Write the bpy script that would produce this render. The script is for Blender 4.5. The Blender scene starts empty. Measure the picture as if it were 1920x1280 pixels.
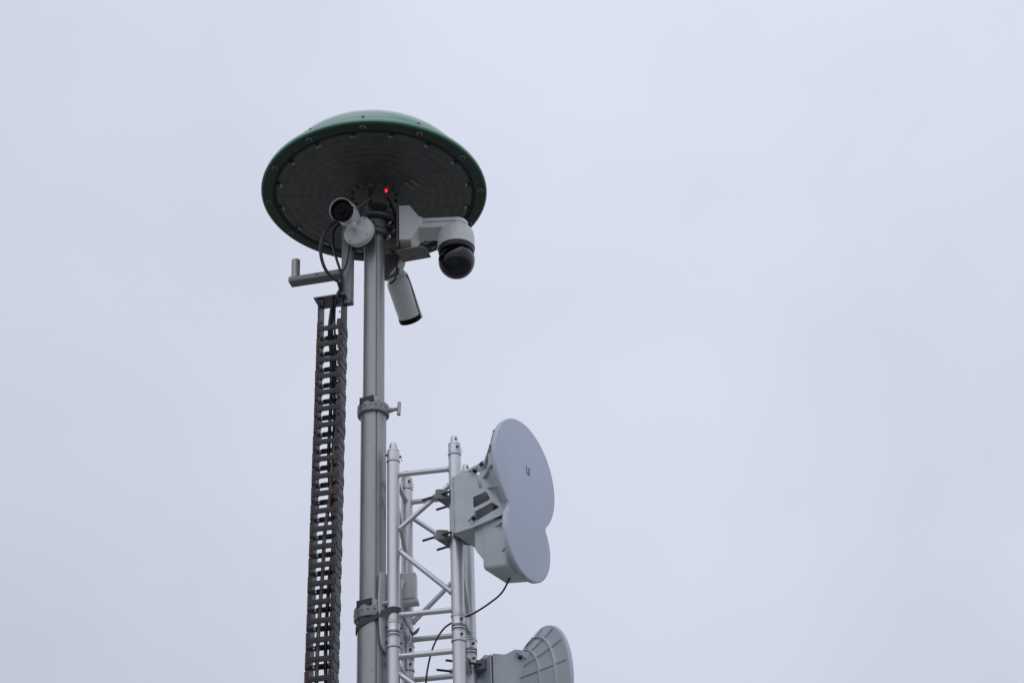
import bpy, bmesh, math, random
from mathutils import Vector, Matrix
random.seed(7)
R = math.radians
V = Vector
scn = bpy.context.scene
COL = scn.collection

# ------------------------------------------------------------------ camera
def make_camera():
    cam = bpy.data.cameras.new('camera')
    ob = bpy.data.objects.new('camera', cam)
    COL.objects.link(ob)
    cam.sensor_width = 36.0
    cam.lens = 36.0 * 3300.0 / 1920.0
    cam.clip_start = 0.1
    cam.clip_end = 6000.0
    pitch, roll = R(31.8), R(2.5)
    f = V((0, math.cos(pitch), math.sin(pitch)))
    r0 = V((1, 0, 0))
    u0 = r0.cross(f)
    r = r0 * math.cos(roll) - u0 * math.sin(roll)
    u = u0 * math.cos(roll) + r0 * math.sin(roll)
    m = Matrix((r, u, -f)).transposed().to_4x4()
    m.translation = V((0, 0, 1.6))
    ob.matrix_world = m
    scn.camera = ob
make_camera()

# ------------------------------------------------------------------ sky, sun, exposure
SUN_EL, SUN_AZ = 58.0, 205.0     # azimuth clockwise from +Y
def make_world():
    w = bpy.data.worlds.new('World')
    scn.world = w
    w.use_nodes = True
    nt = w.node_tree
    nt.nodes.clear()
    N, L = nt.nodes.new, nt.links.new
    out = N('ShaderNodeOutputWorld')
    sky = N('ShaderNodeTexSky')
    sky.sky_type = 'NISHITA'
    sky.sun_disc = False
    sky.sun_elevation = R(SUN_EL)
    sky.sun_rotation = R(SUN_AZ)
    b1 = N('ShaderNodeBackground'); b1.inputs['Strength'].default_value = 0.012
    L(sky.outputs['Color'], b1.inputs['Color'])
    tc = N('ShaderNodeTexCoord')
    sep = N('ShaderNodeSeparateXYZ')
    L(tc.outputs['Generated'], sep.inputs[0])
    # an overcast layer: brighter overhead, slow clouds
    mz = N('ShaderNodeMapRange')
    mz.inputs['From Min'].default_value = 0.0; mz.inputs['From Max'].default_value = 1.0
    mz.inputs['To Min'].default_value = 0.67; mz.inputs['To Max'].default_value = 1.08
    L(sep.outputs['Z'], mz.inputs['Value'])
    mx = N('ShaderNodeMapRange')
    mx.inputs['From Min'].default_value = -0.3; mx.inputs['From Max'].default_value = 0.12
    mx.inputs['To Min'].default_value = 0.90; mx.inputs['To Max'].default_value = 1.0
    mx.interpolation_type = 'SMOOTHSTEP'
    L(sep.outputs['X'], mx.inputs['Value'])
    noi = N('ShaderNodeTexNoise')
    noi.inputs['Scale'].default_value = 3.2; noi.inputs['Detail'].default_value = 4.0
    noi.inputs['Roughness'].default_value = 0.5; noi.inputs['Distortion'].default_value = 0.4
    L(tc.outputs['Generated'], noi.inputs['Vector'])
    mn = N('ShaderNodeMapRange')
    mn.inputs['From Min'].default_value = 0.3; mn.inputs['From Max'].default_value = 0.7
    mn.inputs['To Min'].default_value = 0.925; mn.inputs['To Max'].default_value = 1.05
    L(noi.outputs['Fac'], mn.inputs['Value'])
    m1 = N('ShaderNodeMath'); m1.operation = 'MULTIPLY'
    L(mz.outputs[0], m1.inputs[0]); L(mx.outputs[0], m1.inputs[1])
    m2 = N('ShaderNodeMath'); m2.operation = 'MULTIPLY'
    L(m1.outputs[0], m2.inputs[0]); L(mn.outputs[0], m2.inputs[1])
    b2 = N('ShaderNodeBackground')
    b2.inputs['Color'].default_value = (0.755, 0.785, 0.91, 1)
    L(m2.outputs[0], b2.inputs['Strength'])
    add = N('ShaderNodeAddShader')
    L(b1.outputs[0], add.inputs[0]); L(b2.outputs[0], add.inputs[1])
    L(add.outputs[0], out.inputs['Surface'])
make_world()
def make_sun():
    l = bpy.data.lights.new('sun', 'SUN')
    l.energy = 0.5
    l.angle = R(70)
    l.color = (1.0, 0.985, 0.97)
    ob = bpy.data.objects.new('sun', l)
    COL.objects.link(ob)
    az, el = R(SUN_AZ), R(SUN_EL)
    d = V((math.sin(az) * math.cos(el), math.cos(az) * math.cos(el), math.sin(el)))
    ob.rotation_euler = d.to_track_quat('Z', 'Y').to_euler()
    ob.location = (0, 0, 20)
make_sun()
scn.view_settings.view_transform = 'Standard'
scn.view_settings.look = 'None'
scn.view_settings.exposure = 0.0
scn.view_settings.gamma = 1.0

# ------------------------------------------------------------------ materials
def mat(name, col, rough=0.5, metal=0.0, var=0.0, scale=30.0, bump=0.0, bscale=200.0, coat=0.0,
        streak=0.0, emit=None, spec=None, rvar=0.0, spots=0.0):
    m = bpy.data.materials.new(name)
    m.use_nodes = True
    nt = m.node_tree
    N, L = nt.nodes.new, nt.links.new
    p = nt.nodes['Principled BSDF']
    p.inputs['Base Color'].default_value = (*col, 1)
    p.inputs['Roughness'].default_value = rough
    p.inputs['Metallic'].default_value = metal
    p.inputs['Coat Weight'].default_value = coat
    p.inputs['Coat Roughness'].default_value = 0.06 if rough < 0.1 else 0.22
    if spec is not None:
        p.inputs['Specular IOR Level'].default_value = spec
    if emit:
        p.inputs['Emission Color'].default_value = (*emit[:3], 1)
        p.inputs['Emission Strength'].default_value = emit[3]
    tc = N('ShaderNodeTexCoord')
    if var or streak or spots:
        mp = N('ShaderNodeMapping')
        mp.inputs['Scale'].default_value = (1, 1, 0.12 if streak else 1)
        L(tc.outputs['Object'], mp.inputs[0])
        n = N('ShaderNodeTexNoise')
        n.inputs['Scale'].default_value = scale; n.inputs['Detail'].default_value = 6
        n.inputs['Roughness'].default_value = 0.62
        L(mp.outputs[0], n.inputs['Vector'])
        a = max(var, streak)
        mr = N('ShaderNodeMapRange')
        mr.inputs['From Min'].default_value = 0.3; mr.inputs['From Max'].default_value = 0.7
        mr.inputs['To Min'].default_value = 1 - a; mr.inputs['To Max'].default_value = 1 + a * 0.6
        L(n.outputs['Fac'], mr.inputs['Value'])
        fac = mr.outputs[0]
        if spots:                                  # small dirt specks
            vn = N('ShaderNodeTexNoise')
            vn.inputs['Scale'].default_value = 95; vn.inputs['Detail'].default_value = 2
            L(tc.outputs['Object'], vn.inputs['Vector'])
            sr = N('ShaderNodeMapRange')
            sr.inputs['From Min'].default_value = 0.66; sr.inputs['From Max'].default_value = 0.74
            sr.inputs['To Min'].default_value = 1.0; sr.inputs['To Max'].default_value = 1 - spots
            L(vn.outputs['Fac'], sr.inputs['Value'])
            mm = N('ShaderNodeMath'); mm.operation = 'MULTIPLY'
            L(fac, mm.inputs[0]); L(sr.outputs[0], mm.inputs[1])
            fac = mm.outputs[0]
        mix = N('ShaderNodeVectorMath'); mix.operation = 'SCALE'
        mix.inputs[0].default_value = col
        L(fac, mix.inputs['Scale'])
        L(mix.outputs[0], p.inputs['Base Color'])
        if rvar:
            rr = N('ShaderNodeMapRange')
            rr.inputs['From Min'].default_value = 0.3; rr.inputs['From Max'].default_value = 0.7
            rr.inputs['To Min'].default_value = rough - rvar; rr.inputs['To Max'].default_value = rough + rvar
            L(n.outputs['Fac'], rr.inputs['Value'])
            L(rr.outputs[0], p.inputs['Roughness'])
    if bump:
        bn = N('ShaderNodeTexNoise')
        bn.inputs['Scale'].default_value = bscale; bn.inputs['Detail'].default_value = 4
        L(tc.outputs['Object'], bn.inputs['Vector'])
        b = N('ShaderNodeBump')
        b.inputs['Strength'].default_value = bump
        b.inputs['Distance'].default_value = 0.002
        L(bn.outputs['Fac'], b.inputs['Height'])
        L(b.outputs[0], p.inputs['Normal'])
    return m

M = {
    'truss': mat('truss_aluminium', (0.66, 0.665, 0.69), 0.44, 0.80, streak=0.10, scale=24, rvar=0.08, spots=0.12),
    'pole': mat('mast_aluminium', (0.37, 0.37, 0.375), 0.42, 0.5, streak=0.16, scale=40, rvar=0.08, bump=0.08, spots=0.3),
    'collar': mat('collar_aluminium', (0.30, 0.305, 0.315), 0.45, 0.35, var=0.2, scale=50, rvar=0.08, spots=0.2),
    'steel': mat('galvanised_steel', (0.19, 0.20, 0.215), 0.42, 0.5, var=0.25, scale=60, rvar=0.1, bump=0.1),
    'darksteel': mat('dark_bracket_steel', (0.13, 0.125, 0.125), 0.55, 0.3, var=0.25, scale=40),
    'shelf': mat('brown_grey_steel', (0.20, 0.185, 0.175), 0.5, 0.2, var=0.3, scale=50),
    'bolt': mat('dark_bolt', (0.05, 0.05, 0.055), 0.4, 0.5),
    'brightbolt': mat('zinc_bolt', (0.5, 0.5, 0.52), 0.35, 0.8),
    'white': mat('white_camera_paint', (0.68, 0.685, 0.69), 0.42, 0.0, streak=0.09, scale=26, spots=0.07),
    'plastic': mat('pale_grey_plastic', (0.49, 0.525, 0.555), 0.5, 0.0, var=0.06, scale=14, bump=0.04, bscale=400, spots=0.08),
    'face': mat('reflector_cover', (0.53, 0.575, 0.70), 0.5, 0.0, var=0.03, scale=6),  # extra blue stands in for reflected sky light, put into the base colour
    'bracket': mat('pale_bracket_paint', (0.52, 0.555, 0.59), 0.5, 0.15, var=0.08, scale=20),
    'green': mat('green_radome', (0.026, 0.19, 0.108), 0.26, 0.0, var=0.08, scale=6, coat=0.9),
    'rim_green': mat('rim_green', (0.020, 0.045, 0.033), 0.5, 0.0, var=0.15, scale=20),
    'under': mat('underside_composite', (0.080, 0.078, 0.083), 0.36, 0.0, var=0.3, scale=7, bump=0.15, bscale=60, rvar=0.12),
    'ribs': mat('rib_composite', (0.086, 0.085, 0.091), 0.36, var=0.3, scale=14),
    'seal': mat('black_seal', (0.008, 0.008, 0.009), 0.7),
    'black': mat('black_plastic', (0.012, 0.012, 0.014), 0.38, var=0.2, scale=40),
    'gloss': mat('gloss_black_plastic', (0.018, 0.018, 0.024), 0.18, coat=0.3),
    'chain': mat('chain_plastic', (0.017, 0.019, 0.026), 0.42, var=0.3, scale=50, bump=0.05),
    'red': mat('red_latch', (0.22, 0.018, 0.022), 0.5),
    'cable': mat('black_cable', (0.012, 0.012, 0.013), 0.42),
    'greycable': mat('grey_cable', (0.17, 0.165, 0.15), 0.5),
    'strap': mat('grey_webbing', (0.065, 0.072, 0.075), 0.8, bump=0.4, bscale=900),
    'led': mat('red_led', (0.8, 0.02, 0.03), 0.3, emit=(1.0, 0.02, 0.06, 2.0)),
    'clip': mat('pale_clip', (0.33, 0.34, 0.36), 0.5, var=0.2, scale=80),
    'lens': mat('lens_glass', (0.004, 0.004, 0.005), 0.4, 0.0, spec=0.12),
    'green_lens': mat('coated_lens', (0.03, 0.10, 0.07), 0.05, 0.6, coat=1.0),
    'logo_blue': mat('logo_blue', (0.06, 0.15, 0.42), 0.5),
    'logo_dark': mat('logo_dark', (0.06, 0.055, 0.065), 0.5),
    'sticker': mat('faded_sticker', (0.17, 0.17, 0.175), 0.6, var=0.35, scale=160),
}
def smoked():
    m = bpy.data.materials.new('smoked_dome')
    m.use_nodes = True
    nt = m.node_tree
    nt.nodes.clear()
    N, L = nt.nodes.new, nt.links.new
    out = N('ShaderNodeOutputMaterial')
    tr = N('ShaderNodeBsdfTransparent'); tr.inputs['Color'].default_value = (0.26, 0.27, 0.31, 1)
    gl = N('ShaderNodeBsdfGlossy'); gl.inputs['Roughness'].default_value = 0.03
    gl.inputs['Color'].default_value = (0.9, 0.9, 0.95, 1)
    fr = N('ShaderNodeFresnel'); fr.inputs['IOR'].default_value = 1.55
    mx = N('ShaderNodeMixShader')
    L(fr.outputs[0], mx.inputs[0]); L(tr.outputs[0], mx.inputs[1]); L(gl.outputs[0], mx.inputs[2])
    L(mx.outputs[0], out.inputs['Surface'])
    return m
M['smoke'] = smoked()
def ground_mat():
    m = mat('rough_grass_ground', (0.13, 0.145, 0.09), 0.9)
    nt = m.node_tree
    N, L = nt.nodes.new, nt.links.new
    p = nt.nodes['Principled BSDF']
    tc = nt.nodes['Texture Coordinate']
    n = N('ShaderNodeTexNoise'); n.inputs['Scale'].default_value = 0.6; n.inputs['Detail'].default_value = 8
    L(tc.outputs['Object'], n.inputs['Vector'])
    cr = N('ShaderNodeValToRGB')
    cr.color_ramp.elements[0].position = 0.35; cr.color_ramp.elements[0].color = (0.13, 0.14, 0.115, 1)
    cr.color_ramp.elements[1].position = 0.65; cr.color_ramp.elements[1].color = (0.22, 0.225, 0.20, 1)
    L(n.outputs['Fac'], cr.inputs[0]); L(cr.outputs[0], p.inputs['Base Color'])
    return m
M['ground'] = ground_mat()

# ------------------------------------------------------------------ mesh helpers
def frame(origin, xa, za=None):
    """matrix with local X along xa, local Z as near za as possible"""
    x = V(xa).normalized()
    z = V(za) if za is not None else V((0, 0, 1))
    y = z.cross(x)
    if y.length < 1e-5:
        y = V((0, 1, 0)).cross(x)
    y.normalize()
    z = x.cross(y)
    m = Matrix((x, y, z)).transposed().to_4x4()
    m.translation = V(origin)
    return m

class MB:
    def __init__(self):
        self.v, self.f, self.m = [], [], []
    def add(self, vs, fs, mtx=None, mi=0):
        o = len(self.v)
        for p in vs:
            p = V(p)
            self.v.append(mtx @ p if mtx else p)
        for f in fs:
            self.f.append([i + o for i in f]); self.m.append(mi)
        return self
    def box(self, lo, hi, mtx=None, mi=0):
        (a, b, c), (d, e, g) = lo, hi
        vs = [(a, b, c), (d, b, c), (d, e, c), (a, e, c), (a, b, g), (d, b, g), (d, e, g), (a, e, g)]
        return self.add(vs, [(0, 3, 2, 1), (4, 5, 6, 7), (0, 1, 5, 4), (1, 2, 6, 5), (2, 3, 7, 6), (3, 0, 4, 7)], mtx, mi)
    def rev(self, prof, mtx=None, n=32, mi=0, closed=False):
        """revolve profile [(r,z)] about local Z; r=0 ends become poles"""
        rings, vs = [], []
        for r, z in prof:
            if r < 1e-7:
                rings.append([len(vs)]); vs.append((0, 0, z))
            else:
                rings.append(list(range(len(vs), len(vs) + n)))
                vs += [(r * math.cos(2 * math.pi * i / n), r * math.sin(2 * math.pi * i / n), z) for i in range(n)]
        fs = []
        prs = list(zip(rings, rings[1:]))
        if closed: prs.append((rings[-1], rings[0]))
        for a, b in prs:
            for i in range(n):
                j = (i + 1) % n
                if len(a) == 1 and len(b) == 1: continue
                if len(a) == 1: fs.append((a[0], b[j], b[i]))
                elif len(b) == 1: fs.append((a[i], a[j], b[0]))
                else: fs.append((a[i], a[j], b[j], b[i]))
        return self.add(vs, fs, mtx, mi)
    def cyl(self, p0, p1, r0, r1=None, n=20, mi=0, cap=True):
        p0, p1 = V(p0), V(p1)
        r1 = r0 if r1 is None else r1
        d = p1 - p0
        m = d.to_track_quat('Z', 'Y').to_matrix().to_4x4(); m.translation = p0
        pr = [(r0, 0), (r1, d.length)]
        if cap: pr = [(0, 0)] + pr + [(0, d.length)]
        return self.rev(pr, m, n, mi)
    def tube(self, pts, r, n=10, mi=0, sub=1):
        pts = [V(p) for p in pts]
        if sub > 1: pts = spline(pts, sub)
        rings = []
        t0 = (pts[1] - pts[0]).normalized()
        nrm = t0.orthogonal().normalized()
        vs, fs = [], []
        for i, p in enumerate(pts):
            t = ((pts[min(i + 1, len(pts) - 1)] - pts[max(i - 1, 0)])).normalized()
            nrm = (nrm - t * nrm.dot(t)).normalized()
            b = t.cross(nrm)
            rings.append(len(vs))
            vs += [p + (nrm * math.cos(2 * math.pi * k / n) + b * math.sin(2 * math.pi * k / n)) * r for k in range(n)]
        for a, b in zip(rings, rings[1:]):
            for k in range(n):
                j = (k + 1) % n
                fs.append((a + k, a + j, b + j, b + k))
        fs.append(tuple(range(n - 1, -1, -1)))
        fs.append(tuple(rings[-1] + k for k in range(n)))
        return self.add(vs, fs, None, mi)
    def prism(self, out, z0, z1, mtx=None, mi=0):
        n = len(out)
        vs = [(x, y, z0) for x, y in out] + [(x, y, z1) for x, y in out]
        fs = [tuple(range(n - 1, -1, -1)), tuple(range(n, 2 * n))]
        fs += [(i, (i + 1) % n, n + (i + 1) % n, n + i) for i in range(n)]
        return self.add(vs, fs, mtx, mi)
    def loft(self, rings, mtx=None, mi=0, cap0=True, cap1=True):
        n = len(rings[0]); vs = []; fs = []
        for r in rings: vs += list(r)
        for k in range(len(rings) - 1):
            for i in range(n):
                j = (i + 1) % n
                fs.append((k * n + i, k * n + j, (k + 1) * n + j, (k + 1) * n + i))
        if cap0: fs.append(tuple(range(n - 1, -1, -1)))
        if cap1: fs.append(tuple((len(rings) - 1) * n + i for i in range(n)))
        return self.add(vs, fs, mtx, mi)
    def ribbon(self, pts, width, thick):
        """band along pts, broad side vertical, thickness outwards"""
        pts = [V(p) for p in pts]
        rings = []
        for i, p in enumerate(pts):
            t = (pts[min(i + 1, len(pts) - 1)] - pts[max(i - 1, 0)]).normalized()
            o = t.cross(V((0, 0, 1))).normalized()
            up = o.cross(t).normalized()
            rings.append([p - up * width / 2, p + up * width / 2, p + up * width / 2 + o * thick, p - up * width / 2 + o * thick])
        return self.loft(rings)
    def build(self, name, material, parent=None, bevel=0.0, angle=35, flat=False, segs=2):
        base = V((0, 0, 0))
        q = parent
        while q is not None:
            base += q.location; q = q.parent
        me = bpy.data.meshes.new(name)
        me.from_pydata([p - base for p in self.v], [], self.f)
        for m in (material if isinstance(material, (list, tuple)) else [material]):
            me.materials.append(m)
        for p, mi in zip(me.polygons, self.m):
            p.material_index = mi
        bm = bmesh.new(); bm.from_mesh(me)
        bmesh.ops.remove_doubles(bm, verts=bm.verts, dist=1e-6)
        bmesh.ops.recalc_face_normals(bm, faces=bm.faces)
        bm.to_mesh(me); bm.free()
        if not flat:
            me.polygons.foreach_set('use_smooth', [True] * len(me.polygons))
            me.set_sharp_from_angle(angle=R(angle))
        ob = bpy.data.objects.new(name, me)
        COL.objects.link(ob)
        if parent: ob.parent = parent
        if bevel:
            b = ob.modifiers.new('edge', 'BEVEL')
            b.width = bevel; b.segments = segs; b.limit_method = 'ANGLE'; b.angle_limit = R(40)
            b.harden_normals = True
        return ob

def spline(p, sub):
    out = []
    for i in range(len(p) - 1):
        a, b, c, d = p[max(i - 1, 0)], p[i], p[i + 1], p[min(i + 2, len(p) - 1)]
        for k in range(sub):
            t = k / sub
            out.append(0.5 * ((2 * b) + (c - a) * t + (2 * a - 5 * b + 4 * c - d) * t * t + (3 * b - a - 3 * c + d) * t ** 3))
    out.append(p[-1])
    return out

def plate_mesh(name, outline, holes, thick, mtx, material, parent, bevel=0.0):
    """flat plate with real cut-outs: filled 2-D curve turned into a mesh"""
    cu = bpy.data.curves.new(name, 'CURVE')
    cu.dimensions = '2D'; cu.fill_mode = 'BOTH'; cu.extrude = thick / 2
    for loop in [outline] + list(holes):
        s = cu.splines.new('POLY'); s.points.add(len(loop) - 1); s.use_cyclic_u = True
        for q, (x, y) in zip(s.points, loop): q.co = (x, y, 0, 1)
    tmp = bpy.data.objects.new(name, cu)
    COL.objects.link(tmp)
    me = bpy.data.meshes.new_from_object(tmp, depsgraph=bpy.context.evaluated_depsgraph_get())
    bpy.data.objects.remove(tmp); bpy.data.curves.remove(cu)
    mb = MB()
    mb.add([v.co.copy() for v in me.vertices], [list(p.vertices) for p in me.polygons], mtx)
    bpy.data.meshes.remove(me)
    return mb.build(name, material, parent, bevel)

def thing(name, loc, label, cat, group=None):
    o = bpy.data.objects.new(name, None)
    o.empty_display_size = 0.1
    COL.objects.link(o)
    o.location = loc
    o['label'] = label; o['category'] = cat
    if group: o['group'] = group
    return o
def tag(o, label, cat, group=None):
    o['label'] = label; o['category'] = cat
    if group: o['group'] = group
    return o
def rotz_copy(src, parent, a):
    c = src.copy(); COL.objects.link(c); c.parent = parent
    c.rotation_euler = (0, 0, a)
    return c
def T(x, y, z): return Matrix.Translation((x, y, z))

# ------------------------------------------------------------------ ground
g = MB()
n = 24
vs = [(-3000 + 6000 * i / n, -3000 + 6000 * j / n, 0) for j in range(n + 1) for i in range(n + 1)]
g.add(vs, [(j * (n + 1) + i, j * (n + 1) + i + 1, (j + 1) * (n + 1) + i + 1, (j + 1) * (n + 1) + i) for j in range(n) for i in range(n)])
go = g.build('ground', M['ground']); go['kind'] = 'structure'

# ------------------------------------------------------------------ telescopic mast
MX, MY = -0.571, 6.17
mast = thing('telescopic_mast', (MX, MY, 0), 'grey aluminium telescopic mast of stepped grooved tubes carrying the green dome', 'mast')
def grooved(r, k=5, a0=0.0, gw=0.07, gd=0.14):
    out = []
    for i in range(k):
        a = a0 + 2 * math.pi * i / k
        out += [(r * math.cos(a - gw), r * math.sin(a - gw)), (r * (1 - gd) * math.cos(a - gw * .8), r * (1 - gd) * math.sin(a - gw * .8)),
                (r * (1 - gd) * math.cos(a + gw * .8), r * (1 - gd) * math.sin(a + gw * .8)), (r * math.cos(a + gw), r * math.sin(a + gw))]
        seg = 12
        for s in range(1, seg):
            b = a + gw + (2 * math.pi / k - 2 * gw) * s / seg
            # each face between two grooves is a little flatter than a true circle
            q = 1 - 0.035 * math.sin(math.pi * s / seg)
            out.append((r * q * math.cos(b), r * q * math.sin(b)))
    return out
A0 = R(-72)
def pole(r, z0, z1):
    return MB().prism(grooved(r, 5, A0), z0, z1, T(MX, MY, 0)).build('pole_section', M['pole'], mast, angle=25)
Z1, Z2, ZT = 5.118, 4.235, 6.03
pole(0.0445, Z1 - 0.03, ZT)
pole(0.0520, Z2 - 0.03, Z1 - 0.004)
pole(0.0590, 0.05, Z2 - 0.004)
b = MB().rev([(0, 0), (0.16, 0), (0.16, 0.02), (0.09, 0.03), (0.08, 0.10), (0, 0.10)], T(MX, MY, 0), 32)
b.build('foot_plate', M['steel'], mast)
def collar(r, z, h, ang):
    c = MB().rev([(r - 0.014, -h / 2), (r, -h / 2), (r + .001, -h / 2 + .004), (r + .001, h / 2 - .006), (r - .004, h / 2), (r - 0.016, h / 2)], T(MX, MY, z), 48, closed=True)
    co = c.build('collar', M['collar'], mast, angle=30)
    d = V((math.sin(ang), -math.cos(ang), 0)); s = V((math.cos(ang), math.sin(ang), 0))
    fm = frame(V((MX, MY, z)) + d * (r - .016), s)
    MB().box((-0.031, -0.016, h / 2 - .012), (0.031, 0.013, h / 2 + .016), fm).build('clip_box', M['black'], co, 0.002)
    for k in range(9):
        a = ang + R(-64 + 20 * k)
        dd = V((math.sin(a), -math.cos(a), 0))
        p = V((MX, MY, z - 0.002)) + dd * (r - .001)
        MB().cyl(p, p + dd * .003, .0035, n=10).build('screw', M['bolt'], co)
    # round plug beside the clip box
    a = ang + R(36); dd = V((math.sin(a), -math.cos(a), 0))
    p = V((MX, MY, z + h / 2 + .004)) + dd * (r - .022)
    MB().cyl(p, p + dd * .022, .011, n=16).build('plug', M['pole'], co, 0.001)
    return co
c1 = collar(0.0635, Z1 + 0.004, 0.046, R(-22))
c2 = collar(0.0690, Z2 + 0.004, 0.050, R(-24))
k0 = V((MX + .060, MY - .012, Z1 - 0.001)); kd = V((0.97, -0.24, 0)).normalized()
kb = MB().cyl(k0, k0 + kd * .020, .012, .009).cyl(k0 + kd * .018, k0 + kd * .042, .0075)
ks = V((0.1, 0.3, 0)).normalized()
kc = k0 + kd * .047
kb.cyl(kc - V((0, 0, .031)) - ks * .004, kc + V((0, 0, .031)) + ks * .004, .0075, .0075)
kb.build('clamp_knob', M['pole'], c1, 0.002)
k0 = V((MX + .040, MY - .052, Z2 + .026)); kd = V((0.9, -0.2, 0.02)).normalized()
MB().cyl(k0, k0 + kd * .030, .011).cyl(k0 + kd * .026, k0 + kd * .052, .0085).cyl(k0 + kd * .048 - V((0, 0, .012)), k0 + kd * .048 + V((0, 0, .012)), .006).build('clamp_knob', M['pole'], c2, 0.002)

# mast head: clamp rings, posts and camera plates
DZ = 6.202
h = MB()
for z0, z1, r in ((5.972, 5.992, .066), (6.000, 6.040, .060), (6.052, 6.064, .078)):
    h.rev([(.040, z0), (r, z0), (r, z1), (.040, z1)], T(MX, MY, 0), 40, closed=True)
h.build('head_clamp', M['steel'], mast, 0.0015)
h = MB()
h.cyl((MX - .038, MY - .045, 6.03), (MX - .034, MY - .04, DZ - .004), .019)
h.cyl((MX + .005, MY + .05, 6.03), (MX + .005, MY + .05, DZ - .004), .019)
h.build('head_post', M['steel'], mast)
h = MB().cyl((MX + .022, MY - .03, 6.115), (MX + .02, MY - .028, DZ - .004), .038, n=32)
h.build('cable_spigot', M['darksteel'], mast, 0.002)
h = MB()
h.box((MX + .040, MY + .000, 5.89), (MX + .108, MY + .010, 6.115))
h.box((MX + .100, MY - .058, 5.888), (MX + .108, MY + .062, 6.105))
h.build('camera_plate', M['darksteel'], mast, 0.001)
MB().prism([(0, -.055), (.105, -.055), (.128, -.035), (.128, .035), (0, .035)], 5.880, 5.886, T(MX + .108, MY + .02, 0) @ Matrix.Rotation(R(-13), 4, 'Z')).build('camera_shelf', M['shelf'], mast, 0.001)
h = MB().box((-.062, -.004, -.05), (.062, .004, .07), frame((MX - .045, MY - .060, 5.935), (.91, -.42, 0)))
h.build('camera_plate', M['darksteel'], mast, 0.001)
h = MB().box((-.055, -.004, -.08), (.055, .004, .06), frame((MX + .055, MY + .075, 5.895), (.85, -.5, 0)))
h.build('camera_plate', M['darksteel'], mast, 0.001)
for (dx, dy, z, m_) in ((.062, -.030, 6.015, 'brightbolt'), (.070, -.022, 6.00, 'bolt'), (.078, -.012, 5.985, 'brightbolt'), (.068, -.020, 5.965, 'bolt'), (.075, -.02, 6.03, 'bolt'), (.06, -.035, 5.94, 'brightbolt')):
    p = V((MX + dx, MY + dy, z))
    MB().cyl(p, p + V((.01, -.022, 0)), .007, n=6).cyl(p + V((.01, -.022, 0)), p + V((.013, -.03, 0)), .004, n=10).build('head_bolt', M[m_], mast)

# ------------------------------------------------------------------ radome antenna
rad = thing('radome_antenna', (MX, MY, DZ), 'large green domed antenna with a dark ribbed underside on top of the mast', 'antenna dome')
rad.rotation_euler = (R(-1.8), 0, 0)
MR = T(MX, MY, DZ)
pr = []
for i in range(25):
    t = i / 24 * math.pi / 2
    pr.append((0.428 * math.cos(t), 0.046 + 0.246 * math.sin(t)))
pr[-1] = (0, pr[-1][1])
MB().rev([(0.445, 0.040), (0.436, 0.041)] + pr, MR, 160).build('dome', M['green'], rad, angle=50)
MB().rev([(0.484, 0.0), (0.4895, 0.004), (0.490, 0.010), (0.487, 0.022), (0.474, 0.034), (0.455, 0.042), (0.440, 0.044), (0.434, 0.03), (0.434, .006), (.478, .001)], MR, 192, closed=True).build('rim_flange', [M['green']], rad, angle=40)
MB().rev([(0.440, -0.003), (0.482, -0.0015), (0.484, 0.003), (0.440, 0.003)], MR, 192, closed=True).build('rim_ring', M['rim_green'], rad)
MB().rev([(0.425, -0.002), (0.4405, -0.001), (0.4405, 0.005), (0.425, 0.005)], MR, 160, closed=True).build('seal', M['seal'], rad)
bp = MB().rev([(0, 0.006), (0.426, 0.006), (0.426, 0.001), (0.10, 0.000), (0, 0.000)], MR, 160)
br_ = MB()
for k in range(8):
    rr = 0.135 + k * 0.038
    br_.rev([(rr, .0005), (rr + .0040, -.0007), (rr + .0120, -.0007), (rr + .0160, .0005)], MR, 128)
for k in range(24):
    a = 2 * math.pi * k / 24 + .06
    br_.box((0.10, -.0020, -.0006), (0.418, .0020, .0009), MR @ Matrix.Rotation(a, 4, 'Z'))
base = bp.build('base_plate', M['under'], rad, angle=30)
br_.build('rib_grid', M['ribs'], base, angle=30)
MB().rev([(0, -.010), (.082, -.010), (.086, -.006), (.112, -.005), (.112, .0004), (0, .0004)], MR, 64).build('hub_plate', M['darksteel'], rad)
def at_r(r, a): return V((MX + r * math.sin(a), MY - r * math.cos(a), DZ))     # a measured from the camera side, to the right
src = None
for k in range(12):
    a = R(30 * k - 1)
    if src is None:
        mb = MB()
        p = at_r(.462, 0)
        mb.rev([(.0065, -.003), (.0125, -.003), (.0125, -.0055), (.0065, -.0055)], T(*p), 20, closed=True)
        src = mb.build('bolt_washer', M['clip'], rad)
        mb = MB(); mb.rev([(0, -.013), (.006, -.013), (.0078, -.011), (.0078, -.002), (0, -.002)], T(*p), 12)
        sb = mb.build('rim_bolt', M['bolt'], rad)
        mb = MB(); q = at_r(.452, 0); mb.rev([(0, .064), (.005, .063), (.0085, .056), (.0095, .041), (0, .041)], T(*q), 12)
        sn = mb.build('rim_nut', M['bolt'], rad)
        for o in (src, sb, sn): o.rotation_euler = (0, 0, a)
    else:
        for o in (src, sb, sn): rotz_copy(o, rad, a)
src = None
for k in range(16):
    a = R(15.5 + 22.5 * k)
    if src is None:
        p = at_r(.418, 0)
        src = MB().box((-.015, .006, -.007), (.006, .017, -.002), T(*p)).build('edge_clip', M['clip'], rad, 0.001)
        sb = MB().rev([(0, -.012), (.0055, -.012), (.007, -.009), (.007, 0), (0, 0)], T(*at_r(.419, 0)), 12).build('clip_bolt', M['bolt'], rad)
        for o in (src, sb): o.rotation_euler = (0, 0, a)
    else:
        for o in (src, sb): rotz_copy(o, rad, a)
src = None
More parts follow.
